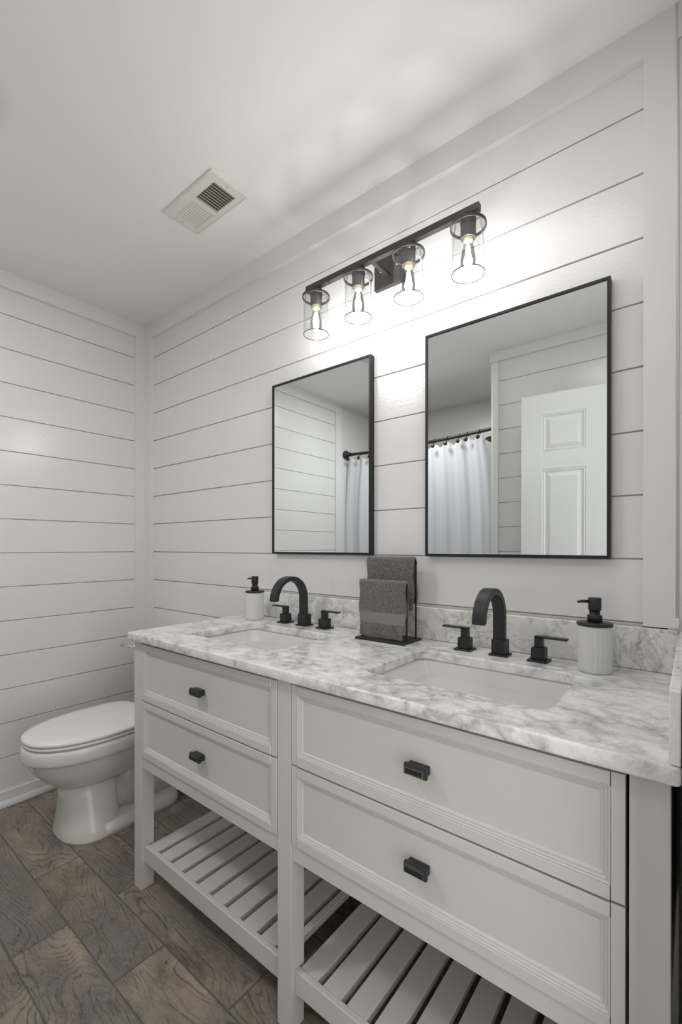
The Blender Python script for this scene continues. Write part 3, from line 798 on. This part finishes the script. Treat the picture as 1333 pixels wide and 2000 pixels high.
# ================================================================ SEEN IN THE MIRRORS
# curved curtain rod
RP = [(0.0, -1.905, 2.0138), (0.06, -1.920, 2.0138), (0.226, -1.945, 2.0138), (0.50, -1.950, 2.0138), (0.82, -1.928, 2.0138), (1.11, -1.886, 2.0138), (1.38, -1.830, 2.0138), (1.441, -1.815, 2.0138)]
def rod_at(x):
    for (x0, y0, z0), (x1, y1, z1) in zip(RP, RP[1:]):
        if x <= x1: t_ = (x - x0) / (x1 - x0); return y0 + (y1 - y0) * t_
    return RP[-1][1]
rod = thing('curtain_rod', 'black shower curtain rod with round wall flange, seen in the mirrors', 'curtain rod', (0.72, -1.93, 2.0138))
b = bm_new(); tube(b, [(x, rod_at(x), 2.0138) for x in [0.012 + 1.420 * k / 24 for k in range(25)]], 0.0125, 16); part('rod', b, M_black, rod)
b = bm_new(); lathe(b, [(0.034, 0.0022), (0.037, 0.006), (0.037, 0.020), (0.032, 0.028), (0.020, 0.034), (0.020, 0.052), (0.014, 0.056)], -1.905, 2.0138, 28, axis='X'); part('flange', b, M_black, rod)
b = bm_new(); lathe(b, [(0.034, 1.4395), (0.037, 1.436), (0.037, 1.422), (0.032, 1.414), (0.020, 1.408), (0.014, 1.39)], -1.818, 2.0138, 28, axis='X'); part('flange', b, M_black, rod)

hx_ = [0.058, 0.160, 0.268, 0.400, 0.530, 0.660, 0.780, 0.886, 1.000, 1.105, 1.172, 1.270]
b = bm_new(); NXc = 260
def cur(u, z):
    x = 0.030 + (1.310 - 0.030) * u
    fall = min(1, (2.0 - z) / 0.5)
    x += (u - 0.5) * 0.09 * fall * (1.0 if z < 1.9 else 0.4)
    amp = 0.009 + 0.006 * fall
    y = rod_at(min(max(x, 0.01), 1.43)) + amp * math.sin(2 * PI * u * 8.5 + 1.2 * math.sin(u * 9)) + 0.0035 * math.sin(2 * PI * u * 23 + z * 2)
    return x, y
zs = [1.985, 1.975, 1.95, 1.90, 1.8, 1.6, 1.4, 1.2, 1.0, 0.8, 0.5, 0.2]
rows = []
for k, z in enumerate(zs):
    row = []
    for i in range(NXc + 1):
        u = i / NXc; x, y = cur(u, z); zz = z
        if k < 3:
            near = min(abs(x - h) for h in hx_)
            zz = z - 0.030 * (1 - math.cos(min(near / 0.055, 1) * PI)) / 2 * (1 - k / 3)
        x = min(max(x, 0.0125), 1.425)
        row.append(b.verts.new((x, y, zz)))
    rows.append(row)
for r0, r1 in zip(rows, rows[1:]):
    for i in range(NXc): f = b.faces.new((r0[i], r0[i + 1], r1[i + 1], r1[i])); f.smooth = True
cur_o = finish('shower_curtain', b, M_curtain)
sd = cur_o.modifiers.new('cloth', 'SOLIDIFY'); sd.thickness = 0.0012
tag(cur_o, 'white cloth shower curtain hanging from the black rod, seen in the mirrors', 'shower curtain')
hook_labels = {0: 'black curtain hook nearest the round wall flange, seen in the left mirror', 1: 'second black curtain hook from the wall flange, seen in the left mirror',
    2: 'black curtain hook at the right frame edge of the left mirror', 7: 'leftmost black curtain hook seen in the right mirror', 8: 'second black curtain hook from the left in the right mirror',
    9: 'black curtain hook half hidden by a fold, in the right mirror', 10: 'black curtain hook just right of the half hidden one, in the right mirror', 11: 'black curtain hook nearest the shiplap partition, in the right mirror'}
hk0 = None
for i, x in enumerate(hx_):
    y = rod_at(x)
    lab = hook_labels.get(i, 'black ring hook on the middle of the shower curtain rod, outside both mirror views')
    if i in hook_labels or True:
        if hk0 is None:
            hk0 = thing('curtain_hook', lab, 'curtain hook', (x, y, 2.0138), 'black hooks along the shower curtain rod')
            b = bm_new()
            tube(b, [(x, y + 0.0160 * math.sin(a), 2.0138 + 0.0160 * math.cos(a)) for a in [2 * PI * k / 20 for k in range(20)]] + [(x, y + 0.01, 1.9970), (x, y + 0.034, 1.990), (x, y + 0.041, 1.975)], 0.0018, 8); part('ring', b, M_black, hk0)
            b = bm_new(); lathe(b, [(0.002, y + 0.050), (0.012, y + 0.0480), (0.0155, y + 0.044), (0.0155, y + 0.040), (0.011, y + 0.036)], x, 1.968, 20, axis='Y'); part('roundel', b, M_black, hk0)
        else:
            c = copy_tree(hk0); c.location = (x, y, 2.0138); c['label'] = lab

# shower head on the partition side
sh = thing('overhead_shower', 'black shower head on a curved arm behind the partition, seen in the right mirror', 'shower head', (1.4405, -2.15, 2.06))
b = bm_new(); tube(b, [(1.438, -2.15, 2.085), (1.38, -2.15, 2.098), (1.32, -2.15, 2.085), (1.278, -2.15, 2.045)], 0.009, 12)
part('shower_arm', b, M_black, sh)
b = bm_new(); lathe(b, [(0.028, 1.4405), (0.028, 1.435), (0.012, 1.430)], -2.15, 2.085, 20, axis='X'); part('flange', b, M_black, sh)
b = bm_new(); rings = []
ax = Vector((-0.55, 0, -0.83)).normalized(); o_ = Vector((1.276, -2.15, 2.046)); sA = ax.cross(Vector((0, 1, 0))).normalized(); tA = Vector((0, 1, 0))
for d_, r_ in ((0, 0.012), (0.018, 0.018), (0.030, 0.036), (0.048, 0.050), (0.058, 0.053), (0.062, 0.049)):
    rings.append([tuple(o_ + ax * d_ + (sA * math.cos(2 * PI * k / 24) + tA * math.sin(2 * PI * k / 24)) * r_) for k in range(24)])
loft(b, rings); part('spray_head', b, M_black, sh)

# six panel door standing open against the partition
dw, dh, dt = 0.762, 2.032, 0.035
door = thing('door_1', 'white embossed six-panel door standing open, seen in the right mirror', 'door', (2.4520, -1.4550, 0.010))
b = bm_new()
# local frame: x from hinge (0) to free edge (-dw), front towards +y
yf, yb_ = 0.0, -dt
def lb(x0, x1, z0, z1, y0=yf, y1=yb_, bev=0.0): box(b, -x0, -x1, y0, y1, z0, z1, bev)
s_ = 0.110; mid = 0.108
cols = [(s_, (dw - mid) / 2), ((dw + mid) / 2, dw - s_)]
zr = [(0.20, 0.72), (0.83, 1.61), (1.708, 1.918)]
lb(0, dw, 0, dh, yf - 0.012, yb_)
lb(0, s_, 0, dh); lb(dw - s_, dw, 0, dh); lb((dw - mid) / 2, (dw + mid) / 2, 0, dh)
prev = 0
for z0, z1 in zr + [(dh, dh)]:
    for c0, c1 in cols: lb(c0, c1, prev, z0)
    prev = z1
for c0, c1 in cols:
    for z0, z1 in zr:
        def rg(a, y): return [(-(c0 + a), y, z0 + a), (-(c1 - a), y, z0 + a), (-(c1 - a), y, z1 - a), (-(c0 + a), y, z1 - a)]
        loft(b, [rg(0, 0.0), rg(0.004, -0.004), rg(0.009, -0.0015), rg(0.016, -0.0085), rg(0.020, -0.0095), rg(0.040, -0.0015), rg(0.044, -0.001)], cap0=False, smooth=False)
ds = finish('door_slab', b, M_door, door)
for hz in (0.20, 1.02, 1.84):
    b = bm_new(); lathe(b, [(0.0055, hz - 0.045), (0.0055, hz + 0.045)], 0.004, 0.003, 12); finish('hinge', b, M_black, door)
b = bm_new(); lathe(b, [(0.031, 0.0), (0.031, 0.006), (0.012, 0.010), (0.012, 0.030), (0.024, 0.038), (0.029, 0.052), (0.022, 0.064), (0.002, 0.067)], -(dw - 0.068), 0.94, 24, axis='Y')
finish('door_knob', b, M_black, door)
door['kind'] = 'structure'
door.rotation_euler = (0, 0, math.radians(-5.2))
